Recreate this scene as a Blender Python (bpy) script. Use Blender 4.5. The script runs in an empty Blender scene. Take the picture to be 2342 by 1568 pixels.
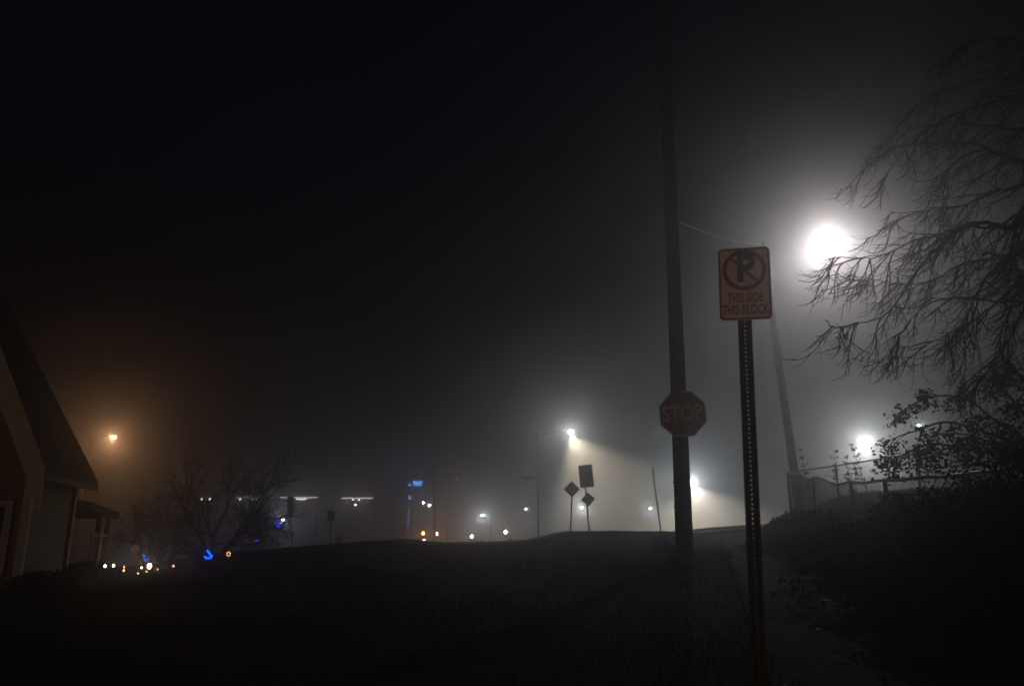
import bpy, math, random
from mathutils import Vector, Matrix
random.seed(11)
R = math.radians
SC = bpy.context.scene
COL = SC.collection
F = 1786.0; PITCH = R(14.32); EYE = 1.5

def at(px, py, Y):
    """point of the world at forward distance Y seen at photo position (2342 x 1568 frame)"""
    cx = (px - 1171) / F; cy = (784 - py) / F
    d = Vector((cx, math.cos(PITCH) - cy * math.sin(PITCH), math.sin(PITCH) + cy * math.cos(PITCH)))
    k = Y / d.y
    return Vector((d.x * k, Y, EYE + d.z * k))

# ------------------------------------------------------------------ materials
def mat(name, color, rough=0.8, metal=0.0, var=0.25, scale=6.0, bump=0.0, color2=None, spec=0.4, detail=6):
    m = bpy.data.materials.new(name); m.use_nodes = True
    nt = m.node_tree; b = nt.nodes['Principled BSDF']
    b.inputs['Roughness'].default_value = rough
    b.inputs['Metallic'].default_value = metal
    b.inputs['Specular IOR Level'].default_value = spec
    tc = nt.nodes.new('ShaderNodeTexCoord')
    n = nt.nodes.new('ShaderNodeTexNoise'); n.inputs['Scale'].default_value = scale; n.inputs['Detail'].default_value = detail
    nt.links.new(tc.outputs['Object'], n.inputs['Vector'])
    r = nt.nodes.new('ShaderNodeValToRGB')
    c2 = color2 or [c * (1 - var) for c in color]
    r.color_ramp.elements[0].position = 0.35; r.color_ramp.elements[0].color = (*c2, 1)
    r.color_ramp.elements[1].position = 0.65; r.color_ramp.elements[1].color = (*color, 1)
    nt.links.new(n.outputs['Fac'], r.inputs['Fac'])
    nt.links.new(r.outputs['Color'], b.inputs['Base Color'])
    if bump:
        bp = nt.nodes.new('ShaderNodeBump'); bp.inputs['Strength'].default_value = bump; bp.inputs['Distance'].default_value = 0.03
        nt.links.new(n.outputs['Fac'], bp.inputs['Height']); nt.links.new(bp.outputs['Normal'], b.inputs['Normal'])
    return m

def emat(name, color, strength):
    m = bpy.data.materials.new(name); m.use_nodes = True
    nt = m.node_tree; nt.nodes.clear()
    e = nt.nodes.new('ShaderNodeEmission'); e.inputs['Color'].default_value = (*color, 1); e.inputs['Strength'].default_value = strength
    o = nt.nodes.new('ShaderNodeOutputMaterial'); nt.links.new(e.outputs[0], o.inputs['Surface'])
    m.cycles.emission_sampling = 'NONE'
    return m

M = dict(
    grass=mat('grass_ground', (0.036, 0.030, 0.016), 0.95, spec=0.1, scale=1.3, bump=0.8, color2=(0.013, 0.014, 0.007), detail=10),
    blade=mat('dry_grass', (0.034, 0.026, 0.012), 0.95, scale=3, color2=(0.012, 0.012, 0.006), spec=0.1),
    road=mat('asphalt', (0.06, 0.058, 0.056), 0.75, scale=14, bump=0.3),
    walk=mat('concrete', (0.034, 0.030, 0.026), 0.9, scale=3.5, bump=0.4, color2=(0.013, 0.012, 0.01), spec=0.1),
    pole=mat('weathered_wood', (0.075, 0.056, 0.034), 0.9, scale=9, bump=0.6, color2=(0.035, 0.027, 0.017)),
    galv=mat('galvanised_steel', (0.28, 0.28, 0.28), 0.45, 0.6, scale=12),
    chan=mat('dark_green_post', (0.026, 0.028, 0.018), 0.6, 0.1, scale=12, color2=(0.04, 0.026, 0.012), spec=0.2),
    dim=mat('dull_painted_steel', (0.06,0.06,0.06), 0.8, 0.0, spec=0.1),
    dark=mat('dark_metal', (0.05, 0.05, 0.05), 0.5, 0.3, scale=8),
    alu=mat('sign_aluminium', (0.32, 0.31, 0.30), 0.55, 0.3, scale=6),
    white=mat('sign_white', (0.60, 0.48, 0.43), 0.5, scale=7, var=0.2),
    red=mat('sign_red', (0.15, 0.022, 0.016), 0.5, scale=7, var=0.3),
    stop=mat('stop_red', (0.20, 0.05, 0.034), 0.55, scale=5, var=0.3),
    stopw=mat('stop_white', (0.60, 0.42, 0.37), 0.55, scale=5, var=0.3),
    back=mat('weathered_sign', (0.14,0.13,0.12), 0.7), ybk=mat('faded_yellow_sign', (0.16,0.11,0.03), 0.7),
    black=mat('sign_black', (0.02, 0.02, 0.02), 0.5),
    yellow=mat('sign_yellow', (0.45, 0.32, 0.03), 0.5, var=0.3),
    bark=mat('bark', (0.045, 0.034, 0.024), 0.9, scale=12, bump=0.5, spec=0.1),
    twig=mat('twig', (0.035, 0.026, 0.018), 0.9, scale=12, spec=0.1),
    leaf=mat('dark_leaf', (0.024, 0.024, 0.009), 0.85, scale=3, color2=(0.028, 0.014, 0.006), spec=0.1),
    leaf2=mat('brown_leaf', (0.05, 0.03, 0.012), 0.85, scale=3, color2=(0.022, 0.018, 0.007), spec=0.1),
    siding=mat('painted_siding', (0.20, 0.14, 0.08), 0.8, scale=3, var=0.25),
    trim=mat('white_trim', (0.55, 0.45, 0.32), 0.7, scale=4, var=0.25),
    shingle=mat('roof_shingle', (0.03, 0.024, 0.02), 0.9, scale=9, bump=0.6),
    glass=mat('dark_glass', (0.02, 0.022, 0.025), 0.12, spec=0.6),
    paper=mat('paper', (0.8, 0.78, 0.74), 0.8),
    wire=mat('cable', (0.75, 0.75, 0.74), 0.35, 0.8),
    conc=mat('building_wall', (0.35, 0.33, 0.30), 0.85, scale=2),
    hyd=mat('hydrant_paint', (0.25, 0.06, 0.03), 0.5),
)

# ------------------------------------------------------------------ mesh helpers
class MB:
    def __init__(s): s.v = []; s.f = []
    def face(s, pts):
        b = len(s.v); s.v += [tuple(p) for p in pts]; s.f.append(tuple(range(b, b + len(pts))))
    def box(s, c, size, rot=None):
        c = Vector(c); hx, hy, hz = [k / 2 for k in size]; b = len(s.v)
        for x in (-hx, hx):
            for y in (-hy, hy):
                for z in (-hz, hz):
                    p = Vector((x, y, z))
                    if rot: p = rot @ p
                    s.v.append(tuple(c + p))
        for q in ((0,1,3,2),(4,6,7,5),(0,4,5,1),(2,3,7,6),(0,2,6,4),(1,5,7,3)): s.f.append(tuple(b + i for i in q))
    def tube(s, pts, rad, n=6, cap=True):
        pts = [Vector(p) for p in pts]; N = len(pts)
        if not hasattr(rad, '__len__'): rad = [rad] * N
        b = len(s.v); up = None
        for i, p in enumerate(pts):
            t = (pts[min(i + 1, N - 1)] - pts[max(i - 1, 0)])
            t = t.normalized() if t.length > 1e-9 else Vector((0, 0, 1))
            if up is None:
                up = Vector((0, 1, 0)) if abs(t.y) < 0.8 else Vector((1, 0, 0))
            a = (up - t * up.dot(t)).normalized(); c = t.cross(a); up = a
            for k in range(n):
                an = 2 * math.pi * k / n
                s.v.append(tuple(p + (a * math.cos(an) + c * math.sin(an)) * rad[i]))
        for i in range(N - 1):
            for k in range(n):
                k2 = (k + 1) % n
                s.f.append((b + i*n + k, b + i*n + k2, b + (i+1)*n + k2, b + (i+1)*n + k))
        if cap and n > 2:
            s.f.append(tuple(b + k for k in reversed(range(n)))); s.f.append(tuple(b + (N-1)*n + k for k in range(n)))
    def prism(s, poly, y0, y1):
        """polygon in local x,z extruded along y"""
        b = len(s.v); n = len(poly)
        for y in (y0, y1):
            for x, z in poly: s.v.append((x, y, z))
        s.f.append(tuple(b + i for i in range(n))); s.f.append(tuple(b + n + i for i in reversed(range(n))))
        for i in range(n):
            j = (i + 1) % n; s.f.append((b + i, b + n + i, b + n + j, b + j))
    def ring(s, cx, cz, r0, r1, y0, y1, n=56):
        b = len(s.v)
        for k in range(n):
            a = 2 * math.pi * k / n; c, q = math.cos(a), math.sin(a)
            for r in (r0, r1):
                for y in (y0, y1): s.v.append((cx + r*c, y, cz + r*q))
        for k in range(n):
            i = b + 4*k; j = b + 4*((k+1) % n)
            s.f += [(i, i+2, j+2, j), (i+1, j+1, j+3, i+3), (i+2, i+3, j+3, j+2), (i, j, j+1, i+1)]
    def lathe(s, prof, c=(0,0,0), n=16):
        b = len(s.v); c = Vector(c)
        for r, z in prof:
            for k in range(n):
                a = 2*math.pi*k/n; s.v.append((c.x + r*math.cos(a), c.y + r*math.sin(a), c.z + z))
        for i in range(len(prof)-1):
            for k in range(n):
                k2 = (k+1) % n; s.f.append((b+i*n+k, b+i*n+k2, b+(i+1)*n+k2, b+(i+1)*n+k))
        s.f.append(tuple(b+k for k in reversed(range(n)))); s.f.append(tuple(b+(len(prof)-1)*n+k for k in range(n)))
    def build(s, name, m, parent=None, smooth=False):
        me = bpy.data.meshes.new(name); me.from_pydata(s.v, [], s.f)
        me.materials.append(m)
        if smooth: me.polygons.foreach_set('use_smooth', [True]*len(me.polygons))
        me.update()
        o = bpy.data.objects.new(name, me); COL.objects.link(o)
        if parent: o.parent = parent
        return o

def tag(o, label=None, cat=None, group=None, kind=None):
    if label: o['label'] = label
    if cat: o['category'] = cat
    if group: o['group'] = group
    if kind: o['kind'] = kind
    return o

def thing(name, loc, label, cat, group=None, rot=(0,0,0)):
    o = bpy.data.objects.new(name, None); COL.objects.link(o)
    o.location = loc; o.rotation_euler = rot; o.empty_display_size = 0.2
    return tag(o, label, cat, group)

def text_mesh(name, s, size, m, parent, loc, xs=1.0, bold=0.0, ext=0.0015, shear=0.0, align='CENTER', rot=(R(90),0,0)):
    cu = bpy.data.curves.new(name, 'FONT'); cu.body = s; cu.size = size; cu.align_x = align; cu.align_y = 'CENTER'
    cu.extrude = ext; cu.offset = bold; cu.shear = shear; cu.resolution_u = 4
    to = bpy.data.objects.new('tmp', cu); COL.objects.link(to)
    dg = bpy.context.evaluated_depsgraph_get(); dg.update()
    me = bpy.data.meshes.new_from_object(to.evaluated_get(dg))
    bpy.data.objects.remove(to); bpy.data.curves.remove(cu)
    me.transform(Matrix.Diagonal((xs, 1, 1, 1)))
    me.materials.clear(); me.materials.append(m)
    o = bpy.data.objects.new(name, me); COL.objects.link(o)
    o.parent = parent; o.location = loc; o.rotation_euler = rot
    return o

# ------------------------------------------------------------------ terrain
YC = 34.0
CREST = [(-3000,1296),(-800,1300),(0,1330),(200,1320),(330,1308),(400,1300),(500,1285),(600,1270),(700,1258),(850,1246),(930,1239),(970,1241),(1010,1247),
         (1080,1247),(1150,1244),(1200,1241),(1232,1235),(1262,1226),(1285,1222.5),(1370,1221.5),(1450,1222),(1480,1226.5),
         (1520,1224),(1600,1215),(1680,1209),(1740,1207),(1800,1203),(2000,1190),(2342,1175),(5000,1170)]
CX = [at(a, b, YC).x for a, b in CREST]; CH = [at(a, b, YC).z - EYE for a, b in CREST]
def lerp_list(x, xs, ys):
    if x <= xs[0]: return ys[0]
    for i in range(len(xs)-1):
        if x <= xs[i+1]:
            q = (x - xs[i])/(xs[i+1]-xs[i]); q = q*q*(3-2*q) if abs(xs[i+1]-xs[i]) > 3 else q
            return ys[i] + (ys[i+1]-ys[i])*q
    return ys[-1]
def sm(q): q = max(0, min(1, q)); return q*q*(3-2*q)
def walk_x(y): return 1.0 + 0.24*y
def nz(x, y):
    return (math.sin(x*1.7+y*0.9) + math.sin(x*0.6-y*1.3+2) + 0.6*math.sin(x*3.1+y*2.3+1))*0.35
def ground(x, y):
    if y < 0:
        u = x; H = lerp_list(u, CX, CH); z = -1.5 + 0.012*y
    else:
        # crest outline narrows towards the viewer so the bank stays convex
        H = lerp_list(x, CX, CH)
        if y < YC:
            Hs = lerp_list(x*(1 + 0.35*(1-y/YC)), CX, CH); q = y/YC
            H = Hs*(1-q) + H*q
            z = -1.5 + (H+1.5)*(1-(1-q)**2)
        else:
            z = H + (-5.0-H)*sm((y-YC)/110.0)
    d = x - walk_x(max(y, 0))
    bank = 1.0*sm((d-0.9)/3.0)*(1-sm((y-24)/8)) if y > -30 else 0
    near = abs(d) < 0.8
    z += bank
    if y < 33.9 and not near: z += 0.02*nz(x, y)*min(1, (abs(d)-0.8))
    return EYE + z

def axis(segs):
    out = []
    for a, b, st in segs:
        n = max(1, int(round((b-a)/st)))
        out += [a + (b-a)*i/n for i in range(n)]
    out.append(segs[-1][1]); return out
def build_ground():
    xs = axis([(-260,-60,20),(-60,-25,2.5),(-25,-6,1),(-6,12,0.25),(12,30,1),(30,60,3),(60,260,20)])
    ys = axis([(-60,0,6),(0,30,0.5),(30,33.5,0.5),(33.5,34.5,0.25),(34.5,60,1.5),(60,150,6),(150,330,20)])
    mb = MB(); nx = len(xs)
    for y in ys:
        for x in xs: mb.v.append((x, y, ground(x, y)))
    for j in range(len(ys)-1):
        for i in range(nx-1): mb.f.append((j*nx+i, j*nx+i+1, (j+1)*nx+i+1, (j+1)*nx+i))
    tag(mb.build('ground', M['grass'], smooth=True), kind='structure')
build_ground()

def strip(name, m, f_left, f_right, t0, t1, n, lift, nw=4, thick=0.0):
    mb = MB()
    for i in range(n+1):
        t = t0 + (t1-t0)*i/n; a = f_left(t); b = f_right(t)
        for k in range(nw+1):
            x = a[0]+(b[0]-a[0])*k/nw; y = a[1]+(b[1]-a[1])*k/nw
            mb.v.append((x, y, ground(x, y)+lift))
    w = nw+1
    for i in range(n):
        for k in range(nw): mb.f.append((i*w+k, i*w+k+1, (i+1)*w+k+1, (i+1)*w+k))
    if thick:
        for i in range(n):
            for side in (0, nw):
                a = mb.v[i*w+side]; b = mb.v[(i+1)*w+side]
                mb.face([a, b, (b[0], b[1], b[2]-thick), (a[0], a[1], a[2]-thick)])
    return tag(mb.build(name, m), kind='structure')
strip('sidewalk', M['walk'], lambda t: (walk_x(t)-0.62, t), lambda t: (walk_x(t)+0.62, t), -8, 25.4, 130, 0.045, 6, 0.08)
strip('road', M['road'], lambda t: (t, 26.0), lambda t: (t, 32.5), -60, 60, 220, 0.03, 10)
strip('kerb', M['walk'], lambda t: (t, 25.75), lambda t: (t, 25.97), -60, 60, 220, 0.14, 1, 0.16)
strip('kerb', M['walk'], lambda t: (t, 32.53), lambda t: (t, 32.75), -60, 60, 220, 0.14, 1, 0.16)

# grass and weeds: nobody could count them
def grass_stuff():
    mb = MB()
    for _ in range(80000):
        q = random.random(); y = 3.5 + 31*q**1.1
        x = random.uniform(-0.75*y-2, 0.62*y+1)
        d = x - walk_x(y)
        if abs(d) < 0.64 - abs(random.gauss(0, .07)) - 0.05*max(0, nz(x*3, y*3)): continue
        if 25.7 < y < 32.8: continue
        h = random.uniform(0.03, 0.09)*(1+0.6*nz(x, y))
        if d < -0.6 and d > -3.4 and 11.5 < y < 15.5: h *= 1.9
        z = ground(x, y) + (0.045 if abs(d) < 0.62 else 0); a = random.uniform(0, 6.28); w = random.uniform(0.0018, 0.0035)+0.00035*y
        dx, dy = math.cos(a)*w, math.sin(a)*w
        lx, ly = random.gauss(0, .4)*h, random.gauss(0, .4)*h
        mb.face([(x-dx, y-dy, z-.01), (x+dx, y+dy, z-.01), (x+lx*.4+dx*.6, y+ly*.4+dy*.6, z+h*.6), (x+lx, y+ly, z+h)])
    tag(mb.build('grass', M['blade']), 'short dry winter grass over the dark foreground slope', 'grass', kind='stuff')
grass_stuff()

# ------------------------------------------------------------------ utility pole
def pole_line(p0, p1, r0, r1, n=12, seg=10):
    mb = MB(); p0 = Vector(p0); p1 = Vector(p1)
    mb.tube([p0.lerp(p1, i/seg) for i in range(seg+1)], [r0+(r1-r0)*i/seg for i in range(seg+1)], n)
    return mb
pb = at(1566, 1290, 13); pt = at(1515, -25, 13)
t = thing('utility_pole', (pb.x, pb.y, ground(pb.x, pb.y)), 'tall wooden utility pole with the red STOP sign mounted on its front', 'utility pole')
off = t.location
mb = pole_line(pb - Vector((0,0,0.6)) - off, pt - off, 0.148, 0.094, 16, 16); mb.build('pole', M['pole'], t, True)
# cable guard up the left face
ax = (pt-pb).normalized()
g0 = at(1549, 1290, 13) + Vector((0.02,-0.04,-0.3)); g1 = at(1548, 1092, 13) + Vector((0.02,-0.04,0))
mb = MB(); mb.tube([g0-off, g1-off], 0.042, 8); mb.build('cable_guard', M['galv'], t, True)
for zz in (1.3, 3.95):
    p = pb.lerp(pt, zz/(pt.z-pb.z)) - off
    mb = MB(); mb.tube([p-Vector((0,0,.012)), p+Vector((0,0,.012))], 0.152-0.0047*zz, 14); mb.build('steel_band', M['dark'], t)
for zz, an in ((0.9,200),(1.9,260),(2.25,330),(3.2,250),(4.6,220),(5.2,300),(6.4,245)):
    p = pb.lerp(pt, zz/(pt.z-pb.z)) - off; r_ = 0.146-0.0047*zz; q = Vector((math.cos(R(an)), math.sin(R(an)), 0))
    mb = MB(); mb.tube([p+q*(r_-.02), p+q*(r_+.03)], 0.009, 6); mb.build('bolt', M['dark'], t)
mb = MB()
p = at(1587, 1237, 13) - off
mb.tube([p-Vector((.06,0,0)), p+Vector((.08,0,0))], 0.007, 6); mb.build('step_bolt', M['galv'], t)

# ------------------------------------------------------------------ STOP sign (mounted on the pole)
c = at(1561, 946, 12.78)
t = thing('stop_sign', c, 'red octagonal sign reading STOP mounted on the wooden pole', 'stop sign', rot=(R(2), R(-2.5), R(-14)))
Rr = 0.375/math.cos(R(22.5))
octo = lambda r: [(r*math.cos(R(22.5+45*k)), r*math.sin(R(22.5+45*k))) for k in range(8)]
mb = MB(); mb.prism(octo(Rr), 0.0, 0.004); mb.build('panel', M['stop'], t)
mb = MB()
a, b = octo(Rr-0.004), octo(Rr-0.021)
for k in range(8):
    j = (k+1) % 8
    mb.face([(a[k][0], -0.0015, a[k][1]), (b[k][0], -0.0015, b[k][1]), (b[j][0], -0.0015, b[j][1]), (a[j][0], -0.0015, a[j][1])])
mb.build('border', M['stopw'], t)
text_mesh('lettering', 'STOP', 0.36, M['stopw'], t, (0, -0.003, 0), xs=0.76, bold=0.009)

# ------------------------------------------------------------------ no parking sign
Yn = 4.5
c = at(1703, 648, Yn - 0.012)
base = at(1742, 1568, Yn); gb = ground(base.x, Yn)
t = thing('parking_sign', (base.x+0.02, Yn, gb), 'white no parking sign with red border reading THIS SIDE THIS BLOCK on a perforated post', 'parking sign')
off = t.location.copy()
pd = at(1708, 560, Yn); bt = base + (base-pd)*0.15
sg = bpy.data.objects.new('sign_panel', None)
W, Hh, rc = 0.305, 0.457, 0.030
def rrect(w, h, r, n=7):
    o = []
    for cx, cz, a0 in ((w/2-r, h/2-r, 0), (-w/2+r, h/2-r, 90), (-w/2+r, -h/2+r, 180), (w/2-r, -h/2+r, 270)):
        for k in range(n+1):
            a = R(a0+90*k/n); o.append((cx+r*math.cos(a), cz+r*math.sin(a)))
    return o
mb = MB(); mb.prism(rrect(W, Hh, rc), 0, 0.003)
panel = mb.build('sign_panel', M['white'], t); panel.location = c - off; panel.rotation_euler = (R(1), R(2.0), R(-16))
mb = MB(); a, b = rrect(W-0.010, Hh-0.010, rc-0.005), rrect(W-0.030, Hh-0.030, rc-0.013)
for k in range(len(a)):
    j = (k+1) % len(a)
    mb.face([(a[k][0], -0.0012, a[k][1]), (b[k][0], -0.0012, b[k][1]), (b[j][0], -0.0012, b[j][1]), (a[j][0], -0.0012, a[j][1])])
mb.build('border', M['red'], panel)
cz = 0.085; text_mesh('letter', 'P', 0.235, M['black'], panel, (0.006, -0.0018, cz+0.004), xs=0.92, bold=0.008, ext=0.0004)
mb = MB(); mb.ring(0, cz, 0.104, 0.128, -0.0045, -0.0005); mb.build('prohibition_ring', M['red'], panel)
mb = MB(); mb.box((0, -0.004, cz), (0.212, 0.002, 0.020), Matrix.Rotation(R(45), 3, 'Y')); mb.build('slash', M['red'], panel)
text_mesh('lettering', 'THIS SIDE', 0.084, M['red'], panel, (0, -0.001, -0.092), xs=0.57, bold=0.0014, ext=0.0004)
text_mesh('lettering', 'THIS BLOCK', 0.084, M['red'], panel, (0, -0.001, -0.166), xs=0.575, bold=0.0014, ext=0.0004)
mb = MB()
for zz in (0.195, -0.195): mb.lathe([(0.008,0),(0.008,0.004)], (0,0,0), 8)
for zz in (0.213, -0.213):
    bo = MB(); bo.tube([(0, -0.006, zz), (0, -0.0005, zz)], 0.0065, 8); bo.build('bolt', M['galv'], panel)
# U-channel post with a row of real holes
def channel_post(parent, p0, p1, off):
    p0 = Vector(p0); p1 = Vector(p1); L = (p1-p0).length; axz = (p1-p0).normalized()
    X = Vector((math.cos(R(-16)), math.sin(R(-16)), 0)); X = (X - axz*X.dot(axz)).normalized(); Yv = axz.cross(X)
    def P(u, v, w): return p0 - off + X*u + Yv*v + axz*w
    mb = MB()
    hw, fl, dp = 0.0155, 0.0405, 0.028
    pitch = 0.0254*1.06; r = 0.0052; n = int(L/pitch); w0 = 0.0
    # web with square cut holes
    for i in range(n):
        a = i*pitch; b_ = a+pitch; m_ = (a+b_)/2
        oc = [(r*math.cos(R(45*k+22.5)), m_+r*math.sin(R(45*k+22.5))) for k in range(8)]
        # ring of faces from outer rectangle to octagon
        outer = [(hw, m_+r*.5), (r*.6, b_), (-r*.6, b_), (-hw, m_+r*.5), (-hw, m_-r*.5), (-r*.6, a), (r*.6, a), (hw, m_-r*.5)]
        order = [0,1,2,3,4,5,6,7]
        for k in range(8):
            j = (k+1) % 8
            q = [P(oc[k][0], 0, oc[k][1]), P(outer[k][0], 0, outer[k][1])]
            if k == 0: q.append(P(hw, 0, b_))
            if k == 2: q.append(P(-hw, 0, b_))
            if k == 4: q.append(P(-hw, 0, a))
            if k == 6: q.append(P(hw, 0, a))
            q += [P(outer[j][0], 0, outer[j][1]), P(oc[j][0], 0, oc[j][1])]
            mb.face(q)
    top = n*pitch
    for sx in (-1, 1):
        mb.face([P(sx*hw,0,0), P(sx*hw,0,top), P(sx*(hw+.006),-dp,top), P(sx*(hw+.006),-dp,0)])
        mb.face([P(sx*(hw+.006),-dp,0), P(sx*(hw+.006),-dp,top), P(sx*fl,-dp,top), P(sx*fl,-dp,0)])
        mb.face([P(sx*fl,-dp,0), P(sx*fl,-dp,top), P(sx*fl,-dp+.004,top), P(sx*fl,-dp+.004,0)])
    mb.build('post', M['chan'], parent)
pd2 = at(1707, 735, Yn); dirp = (pd2 - base).normalized(); top = pd2 + dirp*0.36
channel_post(t, base - dirp*0.35 + Vector((0,0.034,0)), top + Vector((0,0.034,0)), off)

# ------------------------------------------------------------------ other signs on the crest
def sign_post(name, label, cat, x0, y0, x1, y1, Y, r=0.03, group=None):
    a = at(x0, y0, Y); b = at(x1, y1, Y); g = ground(b.x, Y)
    t = thing(name, (b.x, Y, g), label, cat, group)
    mb = MB(); mb.tube([b - Vector((0,0,0.5)) - t.location, a - t.location], r, 8); mb.build('post', M['galv'], t)
    return t
def place(o, px, py, Y, t, rot):
    o.location = at(px, py, Y) - t.location; o.rotation_euler = rot
t = sign_post('warning_sign', 'diamond warning sign alone on its post, left of the rectangular sign on the crest', 'road sign', 1309, 1105, 1303, 1224, 33.6, 0.036)
mb = MB(); s = 0.345; mb.prism([(0,s),(-s,0),(0,-s),(s,0)], 0, 0.01); o = mb.build('sign_panel', M['ybk'], t); place(o, 1308, 1118, 33.5, t, (0, R(-1), R(4)))
t = sign_post('speed_sign', 'tall rectangular sign plate above a small diamond plate on one post', 'road sign', 1336, 1080, 1350, 1224, 33.8, 0.034)
mb = MB(); w, h = 0.295, 0.475; mb.prism(rrect(w*2, h*2, 0.03, 3), 0, 0.01); o = mb.build('sign_panel', M['back'], t); place(o, 1340.5, 1088, 33.65, t, (0, R(-4.5), R(-14)))
for k, zz in enumerate((0.25, 0.05, -0.18)):
    mb = MB(); mb.box((0, -0.003, zz), (0.36-0.05*k, 0.003, 0.07)); mb.build('marking', M['dark'], o)
mb = MB(); s = 0.30; mb.prism([(0,s),(-s,0),(0,-s),(s,0)], 0, 0.01); o = mb.build('lower_sign_panel', M['ybk'], t); place(o, 1345, 1141, 33.6, t, (0, R(-4), R(-8)))
t = sign_post('marker_sign', 'long narrow sign seen edge on, leaning left of the utility pole', 'road sign', 1492, 1070, 1515, 1222, 33.8, 0.034)
mb = MB(); mb.box((0,0,0), (0.60,0.012,1.0)); o = mb.build('sign_panel', M['back'], t); place(o, 1496, 1081, 33.7, t, (R(0), R(-10), R(80)))
mb = MB(); mb.lathe([(0.13,-0.2),(0.12,0.03),(0.06,0.14),(0.04,0.18)], (0,0,0), 12); mb.build('post_base', M['galv'], t)
t = sign_post('street_sign', 'thin post with a narrow sign seen edge on beside the bare yard tree', 'road sign', 662, 1135, 672, 1262, 33.5, 0.03)
mb = MB(); mb.box((0,0,0), (0.45,0.02,0.86)); o = mb.build('sign_panel', M['dark'], t); place(o, 664, 1159, 33.4, t, (0, R(-4), R(74)))
t = sign_post('street_sign', 'short post with a small square sign left of the fire hydrant', 'road sign', 757, 1172, 757, 1250, 33.6, 0.026)
mb = MB(); mb.box((0,0,0), (0.27,0.012,0.42)); o = mb.build('sign_panel', M['dark'], t); place(o, 757, 1179, 33.5, t, (0, 0, R(10)))
# hydrant
p = at(775, 1247, 33.0)
t = thing('fire_hydrant', (p.x, p.y, ground(p.x, p.y)), 'small dark fire hydrant on the crest right of the square sign', 'fire hydrant')
mb = MB(); mb.lathe([(0.13,0),(0.13,0.04),(0.09,0.05),(0.09,0.34),(0.12,0.36),(0.12,0.39),(0.10,0.42),(0.06,0.49),(0.02,0.52),(0.02,0.56)], n=14); mb.build('body', M['hyd'], t, True)
for sx in (-1, 1):
    mb = MB(); mb.tube([(sx*0.08,0,0.28),(sx*0.155,0,0.28)], 0.045, 10); mb.build('outlet_cap', M['hyd'], t)

# ------------------------------------------------------------------ lamps
def light(name, kind, p, parent, color, energy, radius=0.1, direction=None, angle=150, blend=0.3):
    ld = bpy.data.lights.new(name, kind); ld.energy = energy; ld.color = color; ld.shadow_soft_size = radius
    if kind == 'SPOT': ld.spot_size = R(angle); ld.spot_blend = blend
    o = bpy.data.objects.new(name, ld); COL.objects.link(o); o.parent = parent
    o.location = p - parent.location
    if direction is not None: o.rotation_euler = Vector(direction).to_track_quat('-Z', 'Y').to_euler()
    return o
EM = {}
def street_lamp(px, py, Y, label, color, spot=0, point=0, spotc=None, tilt=(0,0), angle=150, blend=0.3, lens=0.12, lum=40, arm=(1.5, 0.2), group=None, name='street_lamp', polem=None, r=0.07, base_off=None):
    p = at(px, py, Y)
    bx, by = p.x + arm[0], p.y + arm[1]
    g = ground(bx, by)
    t = thing(name, (bx, by, g), label, 'street lamp', group)
    off = t.location
    H = p.z - g
    side = Vector((arm[0], arm[1], 0)); L = side.length; sd = side.normalized() if L > 0.01 else Vector((1,0,0))
    pm = polem or M['dim']
    top = Vector((0, 0, H + 0.05*L))
    mb = MB(); mb.tube([(0,0,-0.4), (0,0,H*0.5), top], [r*1.25, r, r*0.7], 10); mb.build('pole', pm, t, True)
    if L > 0.3:
        lp = p - off + Vector((0,0,0.10)) + sd*0.25
        mb = MB(); mb.tube([top - Vector((0,0,0.35)), top*0.4 + lp*0.6 + Vector((0,0,0.02)), lp], [0.035, 0.03, 0.025], 8); mb.build('arm', pm, t, True)
    hb = MB(); hc = p - off + Vector((0,0,0.10))
    ang = math.atan2(sd.y, sd.x); rt = Matrix.Rotation(ang, 3, 'Z')
    prof = [(-0.30,0.02),(-0.24,0.07),(0.0,0.09),(0.22,0.06),(0.34,0.03)]
    b0 = len(hb.v)
    for (x, hh) in prof:
        for (yy, zz) in ((-0.12,0.0),(-0.07,hh),(0.07,hh),(0.12,0.0)):
            q = rt @ Vector((x, yy*(0.6+hh*4), 0)); hb.v.append((hc.x+q.x, hc.y+q.y, hc.z+zz))
    for i in range(len(prof)-1):
        for k in range(4):
            k2 = (k+1) % 4; hb.f.append((b0+i*4+k, b0+i*4+k2, b0+(i+1)*4+k2, b0+(i+1)*4+k))
    hb.f.append((b0,b0+1,b0+2,b0+3)); e = b0+(len(prof)-1)*4; hb.f.append((e+3,e+2,e+1,e))
    head = hb.build('lamp_head', M['dark'], t)
    key = (tuple(color), lum)
    if key not in EM: EM[key] = emat('lamp_glow', color, lum)
    lb = MB(); lb.lathe([(lens*0.3,-lens*0.8),(lens*0.75,-lens*0.5),(lens,0),(lens*0.8,0.02),(lens*0.4,0.05)], p - off + Vector((0,0,0.02)), 12)
    lo = lb.build('lens', EM[key], t, True); lo.visible_shadow = True
    if spot:
        d = Vector((math.sin(R(tilt[0])), math.sin(R(tilt[1])), -math.cos(R(tilt[0]))*math.cos(R(tilt[1]))))
        light('beam', 'SPOT', p + Vector((0,0,-lens-0.03)), t, spotc or color, spot, 0.06, d, angle, blend)
    if point:
        light('glow', 'POINT', p + Vector((0,-lens-0.13,-0.05)), t, color, point, 0.05)
    return t

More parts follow.
